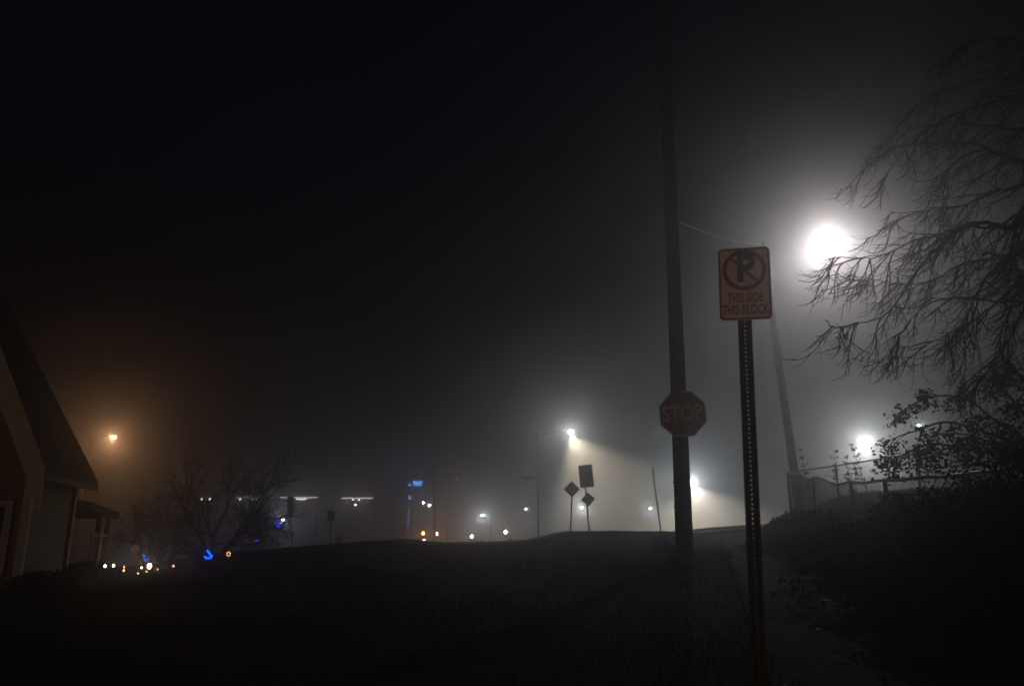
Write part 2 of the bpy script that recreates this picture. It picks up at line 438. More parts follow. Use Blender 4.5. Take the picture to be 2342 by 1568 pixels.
WH = (1.0, 0.97, 0.92); CW = (0.85, 0.96, 1.0); OR = (1.0, 0.52, 0.23); YW = (1.0, 0.93, 0.72)
GR = 'street lamps glowing in the fog'
KL = 0.25; BIG = 1400.0; BACK = 2000.0
street_lamp(1885, 545, 28, 'brightest white street lamp, glaring beside the bare branches', WH, spot=BIG*.85, point=BIG*0.22, spotc=(1.0,0.965,0.965), tilt=(10, 0), angle=165, lens=0.17, lum=120, arm=(5.6, 0.6), group=GR)
street_lamp(1972, 1010, 50, 'white street lamp just above the chain link fence', (0.93,1.0,0.96), spot=BIG*1.8, point=BIG*.5, spotc=(1.0,0.95,0.97), tilt=(0,0), angle=165, lens=0.2, lum=90, arm=(2.5, 0.5), group=GR)
lampt = street_lamp(1305, 988, 52, 'white street lamp above the diamond signs with its beam falling to the right', (0.93,1.0,0.93), spot=BIG*27, point=BIG*.20, spotc=(1.0,0.86,0.60), tilt=(27, 5), angle=102, blend=0.5, lens=0.17, lum=90, arm=(-2.2, 0.0), group=GR)
b = at(1229, 1092, 52) - lampt.location
mb = MB(); mb.tube([b, b+Vector((-1.0,0,0))], 0.03, 6); mb.build('sign_arm', M['dim'], lampt)
mb = MB(); mb.box(b+Vector((-0.6,-0.05,-0.02)), (0.80,0.02,0.24)); mb.build('street_name_plate', M['dark'], lampt)
mb = MB(); mb.box(b+Vector((-0.04,-0.1,0.35)), (0.14,0.12,0.24)); mb.build('junction_box', M['dim'], lampt)
street_lamp(1583, 1100, 58, 'white street lamp half hidden behind the utility pole', (0.85,0.97,1.0), spot=BIG*17, point=BIG*.42, spotc=(1.0,0.88,0.66), tilt=(8,0), angle=140, lens=0.2, lum=90, arm=(-0.5,0.3), group=GR)
street_lamp(260, 1000, 46, 'orange street lamp above the house roof at the far left', OR, spot=BIG*.16, point=BIG*.16, tilt=(5,0), angle=165, lens=0.15, lum=60, arm=(-1.7,0.5), group=GR)
# the sodium lamp of this block stands behind the viewer and lights the sign faces and the house front
bl = street_lamp(1171, 784, 30, 'orange street lamp on the near block behind the viewer', (1.0,0.66,0.42), arm=(-1.0,0.3), lens=.14, lum=20, group=GR)
bl.location = (-9.0, -13.0, ground(-9, -13))
light('beam', 'SPOT', bl.location + Vector((1.0,-.3,8.0)), bl, (1.0,0.68,0.50), BACK, 0.1, (0.33,0.9,-0.42), 92, 0.5)

# ------------------------------------------------------------------ far lamps and lights of the town
def lamp(px, py, Y, label, color, **k): street_lamp(px, py, Y, label, color, group=GR, **k)
lamp(1330, 1160, 78, 'small white street lamp between the two diamond sign posts', CW, point=1500*KL, spot=500*KL, angle=140, lens=0.15, lum=60, arm=(0.9,0.4))
lamp(1487, 1162, 88, 'small white street lamp just left of the leaning narrow sign', CW, point=1100*KL, spot=600*KL, angle=130, lens=0.15, lum=60, arm=(-0.9,0.4))
lamp(1203, 1163, 95, 'tiny white street lamp left of the tall thin steel pole', CW, point=350*KL, spot=500*KL, angle=130, lens=0.13, lum=60, arm=(0.9,0.3))
lamp(1103, 1178, 82, 'small bluish white street lamp low in the middle of the fog', CW, point=1500*KL, lens=0.14, lum=60, arm=(0.9,0.3))
lamp(2102, 972, 60, 'small white street lamp glinting through the leafy branches', CW, point=260*KL, spot=200*KL, lens=0.13, lum=60, arm=(1.0,0.3))
lamp(1045, 1094, 85, 'faint orange street lamp high right of the blue lit sign', OR, spot=1300*KL, tilt=(30,0), angle=80, lens=0.13, lum=1.6, arm=(-0.9,0.3))
lamp(813, 1154, 75, 'faint yellowish street lamp under the right lit canopy', YW, spot=1300*KL, tilt=(38,0), angle=80, lens=0.10, lum=22, arm=(-0.9,0.3))
lamp(982, 1155, 62, 'small street lamp on a short arm left of its tall dark pole', YW, spot=900*KL, tilt=(32,0), angle=95, lens=0.12, lum=30, arm=(0.46,0.0))
lamp(647, 1188, 70, 'small cold white lamp left of the edge on street sign', (0.7,0.85,1.0), point=330*KL, lens=0.13, lum=50, arm=(-0.9,0.3))
def post_lamp(px, py, Y, label, color, energy, r, lum, group='low post lamps beyond the crest'):
    p = at(px, py, Y); g = ground(p.x, Y)
    t = thing('post_lamp', (p.x, Y, g), label, 'post lamp', group); h = p.z - g
    mb = MB(); mb.tube([(0,0,-0.3),(0,0,h-r)], 0.04, 8); mb.build('post', M['dark'], t)
    key = (tuple(color), lum)
    if key not in EM: EM[key] = emat('lamp_glow', color, lum)
    mb = MB(); mb.lathe([(r*.5,-r),(r,-r*.4),(r,r*.4),(r*.5,r)], (0,0,h), 10); mb.build('globe', EM[key], t, True)
    mb = MB(); mb.lathe([(r*1.3,0),(r*.8,r*.5),(r*.2,r*.8)], (0,0,h+r), 10); mb.build('cap', M['dark'], t)
    if energy: light('glow', 'POINT', p - Vector((0, r+0.1, 0)), t, color, energy)
post_lamp(1079, 1226, 66, 'low warm lamp left of the other low warm lamp on the horizon', (1,.85,.6), 130*KL, 0.12, 40)
post_lamp(1156, 1216, 64, 'low warm lamp at the horizon between the two small white lamps', (1,.78,.6), 200*KL, 0.13, 40)
post_lamp(970, 1235, 60, 'lowest white dot of light just over the crest', (1,.95,.9), 30*KL, 0.09, 25)
post_lamp(968, 1149, 80, 'tiny bright dot of light left of the tall dark pole lamp', (0.9,1,.95), 0, 0.11, 45)
post_lamp(636, 1200, 60, 'dim deep blue light below the cold white lamp', (0.03,0.05,1.0), 60*KL, 0.20, 2.2, 'blue festive lights')
post_lamp(587, 1238, 50, 'faint blue light over the crest right of the yard tree', (0.03,0.05,1.0), 0, 0.11, 2.0, 'blue festive lights')

# traffic signals
def signal(px, py, Y, label, color, energy, lum):
    p = at(px, py, Y); g = ground(p.x, Y)
    t = thing('traffic_signal', (p.x, Y, g), label, 'traffic light', 'traffic signals beyond the crest'); h = p.z - g
    mb = MB(); mb.tube([(0,0.12,-0.3),(0,0.12,h-0.5)], 0.05, 8); mb.build('post', M['dark'], t)
    mb = MB(); mb.box((0,0.12,h-0.28), (0.34,0.2,1.0)); mb.build('housing', M['dark'], t)
    key = (tuple(color), lum); EM.setdefault(key, emat('signal_glow', color, lum))
    mb = MB(); mb.tube([(0,0.03,h),(0,-0.02,h)], 0.13, 14); mb.build('lit_lens', EM[key], t)
    for dz in (-0.29, -0.58):
        mb = MB(); mb.tube([(0,0.03,h+dz),(0,0.012,h+dz)], 0.11, 14); mb.build('unlit_lens', M['glass'], t)
    light('glow', 'POINT', p + Vector((0,-0.25,0)), t, (color[0], color[1]*.55, color[2]*.4), energy)
signal(998, 1220, 66, 'glowing orange red traffic light right of the tall dark pole', (1.0,0.42,0.16), 330*KL, 40)
signal(968, 1219, 66, 'amber traffic light left of the tall dark pole', (1.0,0.55,0.12), 60*KL, 18)

# tall dark pole carrying the small lamp, tall thin pole with a sign arm
def tall_pole(name, label, cat, x0, y0, x1, y1, Y, r0, r1, m):
    a = at(x0, y0, Y); b = at(x1, y1, Y); g = ground(b.x, Y)
    t = thing(name, (b.x, Y, g), label, cat)
    mb = pole_line(Vector((b.x, Y, g-0.3)) - t.location, a - t.location, r0, r1, 10, 6); mb.build('pole', m, t, True)
    return t
tall_pole('utility_pole', 'distant dark pole rising behind the orange traffic light', 'utility pole', 993, 1060, 995, 1244, 61.6, 0.12, 0.08, M['pole'])

# leaning pole behind the fence and its cable
lb = at(1836, 1195, 25); lt = at(1743, 557, 25)
t = thing('leaning_pole', (lb.x, 25, ground(lb.x, 25)), 'tall bare wooden pole leaning left behind the chain link fence', 'utility pole')
mb = pole_line(lb - Vector((0,0,0.8)) - t.location, lt - t.location, 0.155, 0.10, 12, 10); mb.build('pole', M['pole'], t, True)
ca = at(1500, 487, 13.0); cb = lt - Vector((0,0,0.02)); ca = at(1524, 494, 12.95)
t = thing('overhead_cable', ca, 'thin pale cable sagging from the tall wooden pole towards the leaning pole', 'cable')
mb = MB(); n = 28; pts = []
for i in range(n+1):
    q = i/n; p = ca.lerp(cb, q); p.z -= 0.15*4*q*(1-q); pts.append(p - ca)
mb.tube(pts, 0.010, 6); mb.build('cable', M['wire'], t)

# ------------------------------------------------------------------ blue lit pylon sign
Yb = 70
p = at(940, 1232, Yb); g = ground(p.x, Yb)
t = thing('pylon_sign', (p.x, Yb, g), 'tall roadside sign with blue glowing script over a column of blue figures', 'sign')
BL = emat('blue_neon', (0.12, 0.36, 1.0), 3.2); BL2 = emat('blue_figures', (0.25, 0.42, 0.85), 1.8)
top = at(940, 1092, Yb) - t.location
mb = MB(); mb.tube([(0,0,-0.5),(0,0,top.z)], 0.10, 8); mb.build('post', M['dark'], t)
c1 = at(941, 1173, Yb) - t.location
mb = MB(); mb.box(c1, (0.40,0.3,2.15)); mb.build('price_panel', M['stop'], t)
c2 = at(950, 1105.5, Yb) - t.location
mb = MB(); mb.box(c2+Vector((0,0.1,0)), (1.25,0.12,0.75)); mb.build('sign_cabinet', M['dark'], t)
text_mesh('lettering', 'Mill', 0.62, BL, t, c2+Vector((0.12,-0.02,0)), xs=0.9, bold=0.012, ext=0.01, shear=0.35)
mb = MB(); mb.box(c2+Vector((-0.52,0.0,-0.12)), (0.20,0.03,0.10), Matrix.Rotation(R(35),3,'Y')); mb.build('emblem', BL, t)
text_mesh('lettering', '6', 0.62, BL2, t, at(938, 1137, Yb) - t.location + Vector((0,-0.2,0)), bold=0.0, ext=0.01)
for s, yy in (('A', 1168), ('V', 1177), ('X', 1187), ('A', 1197)):
    text_mesh('lettering', s, 0.34, BL2, t, at(935, yy, Yb) - t.location + Vector((0,-0.2,0)), ext=0.01)
light('glow', 'POINT', at(950, 1105, Yb-0.5), t, (0.10,0.32,1.0), 130*KL)

# ------------------------------------------------------------------ lit canopies of the far forecourt
STRIP = emat('fluorescent_strip', (0.95,0.82,0.85), 1.6); STRIPB = emat('fluorescent_strip', (0.9,0.95,1.0), 8.0)
def canopy(px0, px1, py, Y, label, nb, bright, energy):
    a = at(px0, py, Y); b = at(px1, py, Y); w = b.x-a.x; cx = (a.x+b.x)/2; g = ground(cx, Y)
    t = thing('canopy', (cx, Y+2, g), label, 'canopy', 'lit forecourt canopies'); h = a.z - g
    mb = MB(); mb.box((0,0,h+0.22), (w,4.0,0.26)); mb.build('roof', M['dark'], t)
    mb = MB(); mb.box((0,-2.03,h), (w*0.98,0.05,0.13)); mb.build('light_strip', bright, t)
    for sx in (-0.36, 0.36):
        mb = MB(); mb.box((sx*w,0,h/2-0.2), (0.16,0.16,h+0.38)); mb.build('column', M['dark'], t)
    for q in nb:
        mb = MB(); mb.lathe([(0.05,-0.12),(0.09,-0.05),(0.09,0)], ((q-0.5)*w, -1.9, h-0.10), 8); mb.build('downlight', STRIPB, t)
    if energy:
        for q in (0.25, 0.75): light('glow', 'POINT', Vector((cx+(q-0.5)*w, Y-1.2, g+h-0.25)), t, (1,.88,.86), energy/3, 0.4)
canopy(640, 727, 1137, 80, 'flat canopy with a pale light strip behind the edge on street sign', (0.45,0.52,0.59,0.66), STRIP, 260*KL)
canopy(781, 854, 1138.5, 80, 'flat canopy with a pale light strip over the faint yellow lamp', (0.36,0.55), STRIP, 260*KL)
canopy(538, 592, 1137, 80, 'flat canopy with dim lights glimpsed through the bare yard tree', (0.2,0.7,0.9), emat('dim_strip',(0.9,0.85,0.85),0.35), 60*KL)
canopy(455, 485, 1137, 80, 'small flat canopy with the dimmest lights at the far left', (0.2,0.8), emat('dim_strip',(0.9,0.8,0.8),0.25), 0)

# ------------------------------------------------------------------ festive lights in the yard
FE = {'cyan': emat('bulb_cyan', (0.55,0.95,1.0), 12), 'warm': emat('bulb_warm', (1.0,0.75,0.42), 12), 'orange': emat('bulb_orange', (1.0,0.45,0.18), 3),
      'blue': emat('bulb_blue', (0.01,0.12,1.0), 2.2), 'white': emat('bulb_white', (1.0,0.88,0.75), 30), 'ice': emat('bulb_ice', (0.65,0.85,1.0), 14)}
FL = [
 (240.3,1293.7,'cyan',.05,'cyan white garden light, leftmost of the row beside the house'),
 (259.6,1292.5,'warm',.05,'warm white garden light, second of the row beside the house'),
 (283.9,1296,'orange',.035,'upper one of the close pair of orange garden lights'),
 (283,1303.7,'orange',.045,'lower one of the close pair of orange garden lights'),
 (304.9,1290,'ice',.07,'ice white garden light below the pink globe'),
 (323.8,1297.4,'warm',.035,'small orange garden light left of the brightest one'),
 (315.8,1310.5,'orange',.035,'lowest orange garden light of the row'),
 (341.9,1293.7,'white',.085,'brightest white garden light of the yard'),
 (335.2,1306.3,'orange',.03,'dim orange garden light under the brightest one'),
 (360.4,1301,'orange',.028,'faint garden light just right of the brightest one'),
 (396.5,1293.3,'orange',.04,'lone pinkish garden light right of the row')]
def meet(px, py, clear=0.10):
    Y = 8.0; far = 14.5 if px < 265 else 33
    while Y < far:
        p = at(px, py, Y)
        if p.z - ground(p.x, p.y) <= clear: break
        Y += 0.1
    return p
for px, py, k, r, lab in FL:
    p = meet(px, py); g = ground(p.x, p.y); r *= 0.72*p.y/24
    t = thing('garden_light', (p.x, p.y, g), lab, 'garden light', 'festive garden lights'); h = p.z - g
    mb = MB(); mb.tube([(0,0,-0.15 + min(0,h)),(0,0,h-r)], 0.012, 6); mb.build('stake', M['dark'], t)
    mb = MB(); mb.lathe([(r*.3,-r*1.3),(r*.8,-r*.6),(r,0),(r*.7,r*.8),(r*.2,r*1.2)], (0,0,h), 10); mb.build('bulb', FE[k], t, True)
    if k == 'white': light('glow', 'POINT', p+Vector((0,-0.15,0.1)), t, (1,.85,.75), 9*KL)
    if k == 'ice': light('glow', 'POINT', p+Vector((0,-0.15,0.1)), t, (.7,.85,1), 3*KL)
def festive(px, pys, lab):
    p = meet(px, pys[-1]); g = ground(p.x, p.y)
    t = thing('festive_figure', (p.x, p.y, g), lab, 'festive light', 'blue festive figures')
    h = p.z - g
    mb = MB(); mb.tube([(0,0,-0.2+min(0,h)),(0,0,h+0.2)], 0.012, 6); mb.build('stake', M['dark'], t)
    mb = MB(); mb.tube([(-0.10,0,h+0.02),(-0.05,0,h-0.03),(0.05,0,h-0.03),(0.11,0,h+0.03),(0.03,0,h+0.05)], 0.028, 8); mb.build('lower_light', FE['blue'], t)
    h2 = at(px, pys[0], p.y).z - g
    mb = MB(); mb.tube([(-0.05,0,h2+0.05),(0.04,0,h2-0.05)], 0.03, 8); mb.build('upper_light', FE['blue'], t)
    light('glow', 'POINT', p+Vector((0,-0.2,0.06)), t, (.02,.1,1), 3.5*KL)
festive(328.5, (1270,1281), 'blue lit figure just above the brightest garden light')
festive(476.5, (1261.8,1273), 'blue lit figure at the foot of the bare yard tree')
p = meet(522.5,1266.5); t = thing('wreath_light', (p.x,p.y,ground(p.x,p.y)), 'small ring of warm bulbs right of the blue lit figure', 'festive light'); h = p.z - ground(p.x,p.y)
for k in range(6):
    a = R(60*k+20); mb = MB(); mb.lathe([(.008,-.02),(.018,0),(.008,.02)], (0.05*math.cos(a),0,h+0.06*math.sin(a)), 6); mb.build('bulb', FE['orange'], t)
mb = MB(); mb.tube([(0,0.01,-0.2+min(0,h)),(0,0.01,h)], 0.01, 5); mb.build('stake', M['dark'], t)
p = at(309,1255,24); g = ground(p.x,24); t = thing('globe_ornament', (p.x,24,g), 'dim pink glowing ball ornament above the ice white garden light', 'ornament')
mb = MB(); mb.lathe([(.02,-.13),(.09,-.1),(.13,0),(.09,.1),(.02,.13)], (0,0,p.z-g), 12); mb.build('globe', emat('pink_glow',(1,.55,.45),0.05), t, True)
mb = MB(); mb.lathe([(.03,-.3),(.12,-.2),(.16,0),(.10,.2),(.03,.24)], (0.02,0,p.z-g-.36), 12); mb.build('body', emat('pink_glow',(1,.6,.55),0.025), t, True)
mb = MB(); mb.tube([(0,0,-.3),(0,0,p.z-g-.1)], 0.03, 6); mb.build('stand', M['dark'], t)

# ------------------------------------------------------------------ chain link fences
def fence(pts, tops, heights, label, post_at):
    base0 = Vector((pts[0][0], pts[0][1], ground(*pts[0])))
    t = thing('chain_link_fence', base0, label, 'fence')
    P = [Vector((a, b, 0)) for a, b in pts]; L = [0]
    for i in range(1, len(P)): L.append(L[-1] + (P[i]-P[i-1]).length)
    def pos(s):
        for i in range(len(L)-1):
            if s <= L[i+1] or i == len(L)-2:
                q = (s-L[i])/(L[i+1]-L[i]); p = P[i].lerp(P[i+1], q); return p, tops[i]+(tops[i+1]-tops[i])*(q*q*(3-2*q) if q>0 else 0), heights[i]+(heights[i+1]-heights[i])*q
    n = max(8, int(L[-1]/0.3)); rail = []
    for k in range(n+1):
        p, z, h = pos(L[-1]*k/n); rail.append((p.x, p.y, z+EYE))
    mb = MB(); mb.tube([Vector(r)-base0 for r in rail], 0.021, 8); mb.build('top_rail', M['galv'], t, True)
    for s in post_at:
        p, z, h = pos(s); r = 0.032 if s not in (0,) else 0.038
        lean = Vector((0.03*math.sin(s*5), 0, 0))
        mb = MB(); a = Vector((p.x+0.04, p.y+0.03, EYE+z-0.02)); mb.tube([a - Vector((0,0,h+0.5)) - base0 + lean, a - base0], r, 10)
        mb.lathe([(r*1.1,0),(r*1.0,.03),(r*.4,.055)], a-base0, 10)
        mb.build('fence_post', M['galv'], t, True)
    mb = MB(); pitch = 0.062; tot = L[-1]; H = 1.25
    for sgn in (1, -1):
        s0 = -H if sgn > 0 else 0.0
        s = s0
        while s < (tot if sgn > 0 else tot+H):
            seg = []
            for k in range(6):
                w = H*k/5; ss = s + sgn*w
                if 0 <= ss <= tot:
                    p, z, h = pos(ss); seg.append(Vector((p.x, p.y, EYE+z-h+ h*k/5)) - base0 + Vector((0,0,-0.005)))
            if len(seg) > 1: mb.tube(seg, 0.0024, 3, cap=False)
            s += pitch
    mb.build('chain_link_mesh', M['galv'], t)
    return t
cn = at(1797, 1080, 22)
def fp(px, py, Y): p = at(px, py, Y); return (p.x, Y), p.z-EYE
F1 = [fp(1799,1081,22), fp(1826,1084,20), fp(1855,1093,17.5), fp(1935,1103,13.2), fp(1992,1101,11.4), fp(2080,1094,9.9), fp(2200,1085,8.7), fp(2342,1068,7.4), fp(2700,1000,5.4)]
fence([a for a,_ in F1], [z for _,z in F1], [1.35,1.3,1.25,1.15,1.1,1.1,1.1,1.1,1.1], 'near run of chain link fence with a bent sagging top rail', (0, 4.7, 9.3, 11.4, 13.6, 16.5))
F2 = [fp(1797,1080,22.3), fp(1886,1068,20.8), fp(1970,1056,19.4), fp(2040,1044,18.2), fp(2250,1014,16.0), fp(2500,985,14)]
fence([a for a,_ in F2], [z for _,z in F2], [1.35,1.3,1.25,1.2,1.2,1.2], 'far run of chain link fence with a straight rail rising to the right', (2.0, 4.9))

# ------------------------------------------------------------------ leaves, shrubs, weeds
def leaf(mb, c, s, d=None, fold=0.3):
    a = Vector((random.gauss(0,1), random.gauss(0,1), random.gauss(0,0.6)-0.5)).normalized() if d is None else d
    b = a.cross(Vector((random.gauss(0,1), random.gauss(0,1), random.gauss(0,1)))).normalized(); n = a.cross(b)
    w = s*random.uniform(0.28, 0.42); h = n*w*fold
    tip = c + a*s; m1 = c + a*s*0.45 + b*w + h; m2 = c + a*s*0.45 - b*w + h; mid = c + a*s*0.5
    k = len(mb.v); mb.v += [tuple(c), tuple(m1), tuple(tip), tuple(m2), tuple(mid)]
    mb.f += [(k, k+1, k+4), (k+1, k+2, k+4), (k+2, k+3, k+4), (k+3, k, k+4)]
def curve(p, d, L, n, droop, jit, lift=0.0):
    pts = [Vector(p)]; d = Vector(d).normalized()
    for i in range(n):
        q = i/n; d = d + Vector((random.gauss(0,jit), random.gauss(0,jit), random.gauss(0,jit)))
        d.z += (-droop if q < 0.55 else lift)/n*2; d.normalize(); pts.append(pts[-1] + d*L/n)
    return pts
def shrub(px, Y, top_py, rx, label, nl=2600, ls=0.07, ml='leaf', nst=14, ry=None):
    c = at(px, top_py, Y); g = ground(c.x, Y); H = max(0.35, c.z - g); ry = ry or rx
    t = thing('shrub', (c.x, Y, g), label, 'shrub', 'shrubs growing along the fence')
    sb, lbm = MB(), MB(); tips = []
    for k in range(nst):
        a = random.uniform(0, 6.28); sp = random.uniform(0.1, 0.9)
        pts = curve((random.gauss(0,.1),random.gauss(0,.1),-0.1), (math.cos(a)*sp, math.sin(a)*sp, 1.2), H*random.uniform(.8,1.08), 7, 0.35*sp, 0.10)
        pts = [Vector((max(-rx,min(rx,q.x)), max(-ry,min(ry,q.y)), q.z)) for q in pts]
        sb.tube(pts, [0.016*(1-i/8)+0.003 for i in range(8)], 4); tips += pts[2:]
    clump = [(Vector((random.gauss(0,.5)*rx, random.gauss(0,.5)*ry, H*random.uniform(0.05,0.92))), random.uniform(.12,.3)*max(rx,.5)) for _ in range(26)]
    for k in range(nl):
        if random.random() < 0.3: p = random.choice(tips) + Vector([random.gauss(0,.05) for _ in range(3)])
        else:
            cc, rr = random.choice(clump); p = cc + Vector([random.gauss(0,rr) for _ in range(3)])
        q = (p.x/rx)**2*.5 + (p.y/ry)**2*.5
        lim = H*(1.04 - 0.5*min(1,q))
        if p.z < 0.0: p.z = -p.z
        if p.z > lim: p.z = lim - abs(random.gauss(0,0.15))
        leaf(lbm, p, random.uniform(.6,1.2)*ls)
    sb.build('stems', M['twig'], t); lbm.build('foliage', M[ml], t)
SH = [
 (1786,20,1186,.34,'low rounded brown shrub at the left end of the fence','leaf2'),
 (1822,18.6,1166,.55,'shrub at the foot of the leaning pole','leaf2'),
 (1872,16.5,1166,.6,'dry shrub below the dip of the bent rail','leaf2'),
 (1930,14.6,1168,.6,'dry shrub at the foot of the second fence post','leaf2'),
 (1990,13.6,1150,.5,'dry shrub between the second and third fence posts','leaf2'),
 (1812,15.5,1218,.6,'low dark bush beside the sidewalk, nearest the fence end','leaf'),
 (1872,12.5,1222,.7,'low dark bush beside the sidewalk below the dip of the rail','leaf'),
 (1965,10.6,1190,.6,'dark bush in front of the third fence post','leaf'),
 (2050,10.3,1128,.34,'dark leafy bush smothering the third fence post','leaf'),
 (2120,9.0,1110,.6,'dark leafy bush under the glinting lamp','leaf'),
 (2215,8.2,1102,.7,'dense black bush hiding the near rail','leaf'),
 (2375,7.6,1020,.8,'tallest dense black bush at the right edge','leaf'),
 (2000,8.4,1260,.7,'low dark bush on the bank in front of the tall ones','leaf'),
 (2150,7.0,1260,.7,'dark bush low on the bank at lower right','leaf'),
 (2330,6.2,1200,.8,'dark bush in the lower right corner','leaf')]
for px, Y, tp, rx, lab, ml in SH: shrub(px, Y, tp, rx, lab, ml=ml, nl=5200 if rx < .75 else 7000, ls=0.05+0.0018*Y)

# arching leafy canes that hang over the fence
def leafy_tree():
    b = at(2374, 1150, 11.3); g = ground(b.x, b.y)
    t = thing('leafy_shrub', (b.x, b.y, g), 'tall arching shrub with hanging leaf clusters above the fence rail', 'shrub')
    o = t.location; sb, lm = MB(), MB()
    def P(px, py, Y): return at(px+14, py, Y+1.7) - o
    canes = [
     [(2360,1150,9.6),(2330,1010,9.6),(2270,965,9.5),(2200,1000,9.4),(2120,1040,9.3),(2060,1060,9.2)],
     [(2360,1150,9.6),(2320,1010,9.8),(2260,960,9.8),(2200,915,9.7),(2130,905,9.6),(2075,925,9.6),(2040,945,9.5)],
     [(2360,1150,9.6),(2320,1030,9.4),(2230,985,9.3),(2150,965,9.2),(2080,985,9.1),(2030,1005,9.0),(2012,1050,9.0)],
     [(2360,1150,9.6),(2310,1050,9.2),(2220,1030,9.1),(2120,1015,9.0),(2050,1040,9.0),(2008,1062,9.0)],
     [(2360,1150,9.6),(2340,980,10),(2290,900,10),(2230,860,10),(2190,880,9.9),(2170,930,9.9)],
     [(2360,1150,9.6),(2350,960,10),(2330,880,10),(2300,840,10.1),(2260,850,10.1)],
     [(2360,1150,9.6),(2330,1040,9.8),(2250,1010,9.9),(2170,990,9.9),(2100,1000,9.9)]]
    for c in canes:
        pts = [P(*q) for q in c]
        # smooth
        sp = []
        for i in range(len(pts)-1):
            p0 = pts[max(i-1,0)]; p1 = pts[i]; p2 = pts[i+1]; p3 = pts[min(i+2,len(pts)-1)]
            for k in range(6):
                u = k/6; sp.append(0.5*((2*p1)+(p2-p0)*u+(2*p0-5*p1+4*p2-p3)*u*u+(3*p1-p0-3*p2+p3)*u**3))
        sp.append(pts[-1]); n = len(sp)
        sb.tube(sp, [0.022*(1-i/n)+0.004 for i in range(n)], 5)
        for k in range(20):
            i = random.randint(6, n-2); d = sp[i+1]-sp[i]
            tw = curve(sp[i], d.normalized()+Vector([random.gauss(0,.6) for _ in range(3)]), random.uniform(.1,.38), 6, 0.5, .12)
            sb.tube(tw, [0.006*(1-j/8)+0.0015 for j in range(7)], 3)
            if random.random() < 0.62:
                for q in tw[2:]:
                    for _ in range(random.randint(3,9)): leaf(lm, q+Vector((random.gauss(0,.03),random.gauss(0,.03),random.gauss(-.03,.04))), random.uniform(.035,.075))
    # leaf clusters
    cl = [(2040,948,9.5,.10),(2072,935,9.6,.07),(2100,905,9.6,.05),(2012,1012,9.0,.10),(2022,1045,9.0,.08),(2000,1062,9.0,.07),(2030,1085,9.0,.10),
          (2080,1035,9.3,.14),(2085,1075,9.2,.14),(2130,1010,9.2,.16),(2150,1060,9.2,.18),(2190,1030,9.1,.18),(2230,1060,9.0,.22),(2190,1090,9.0,.2),
          (2270,1030,9.0,.25),(2160,925,9.8,.10),(2200,900,9.9,.12),(2260,890,10,.14),(2310,940,9.6,.2),(2320,1000,9.4,.28),(2260,960,9.6,.14),(2330,880,10,.15),
          (2120,1090,9.2,.16),(2340,1060,9.0,.35),(2285,1090,9.0,.3)]
    for px, py, Y, s in cl:
        c = P(px, py, Y)
        for _ in range(int(36+1500*s*s)):
            leaf(lm, c+Vector((random.gauss(0,s*.75),random.gauss(0,s),random.gauss(0,s*.7))), random.uniform(.035,.08))
    sb.build('stems', M['twig'], t); lm.build('foliage', M['leaf'], t)
leafy_tree()

def weed(px, Y, top_py, label):
    c = at(px, top_py, Y); g = ground(c.x, Y); H = c.z-g
    t = thing('tall_weed', (c.x, Y, g), label, 'weed', 'tall leafy weeds behind the fence')
    sb, lm = MB(), MB()
    pts = curve((0,0,0), (random.gauss(0,.06),0,1), H, 10, 0.02, 0.035)
    sb.tube(pts, [0.008*(1-i/11)+0.0025 for i in range(11)], 4)
    for k in range(34):
        i = random.randint(3, 10); a = random.uniform(0,6.28)
        tw = curve(pts[i], (math.cos(a), math.sin(a), 1.1), random.uniform(.08,.34)*(1.3-i/10), 4, .1, .15)
        sb.tube(tw, [0.0035,0.003,0.0025,0.002,0.002], 3)
        for q in tw[1:]: 
            if random.random() < .75: leaf(lm, q, random.uniform(.04,.075), Vector((random.gauss(0,1), random.gauss(0,1), -.5)).normalized())
    sb.build('stem', M['twig'], t); lm.build('leaves', M['leaf'], t)
weed(1849, 19.5, 1028, 'leftmost tall weed, right of the leaning pole')
weed(1894, 19.0, 1030, 'tall weed beside the far fence post')
weed(1932, 18.6, 1046, 'shorter weed left of the lamp glow')
weed(1974, 18.2, 1012, 'tallest weed, standing against the lamp glow')
weed(1952, 17.5, 1060, 'low weed just behind the far rail')

# weeds and saplings near the foot of the utility pole
def clump(px, Y, top_py, label, n=26):
    c = at(px, top_py, Y); g = ground(c.x, Y); H = max(.25, c.z-g)
    t = thing('dry_weed_clump', (c.x, Y, g), label, 'weed clump', 'dry weed clumps on the slope')
    sb, lm = MB(), MB()
    for k in range(n):
        a = random.uniform(0,6.28); s = random.uniform(.1,.55)
        pts = curve((random.gauss(0,.08),random.gauss(0,.08),-.03), (math.cos(a)*s, math.sin(a)*s, 1), H*random.uniform(.5,1.05), 6, .3, .08)
        sb.tube(pts, [.005*(1-i/7)+.0015 for i in range(7)], 3)
        for q in pts[2:]:
            for _ in range(3): leaf(lm, q+Vector([random.gauss(0,.03) for _ in range(3)]), random.uniform(.03,.06))
    sb.build('stems', M['twig'], t); lm.build('leaves', M['leaf2'], t)
clump(1540, 13.2, 1258, 'weed clump at the left foot of the utility pole')
clump(1612, 13.4, 1262, 'weed clump at the right foot of the utility pole')
clump(1650, 14.0, 1258, 'larger weed clump between the utility pole and the sidewalk', 34)
clump(1520, 16, 1240, 'weed clump left of the pole where the slope flattens')
clump(1096, 33.5, 1237, 'small tuft on the crest below the bluish white lamp', 16)
clump(1174, 33.5, 1233, 'small tuft on the crest left of the tall thin pole', 16)
clump(1412, 33.6, 1217, 'small tuft on the crest right of the rectangular sign', 10)

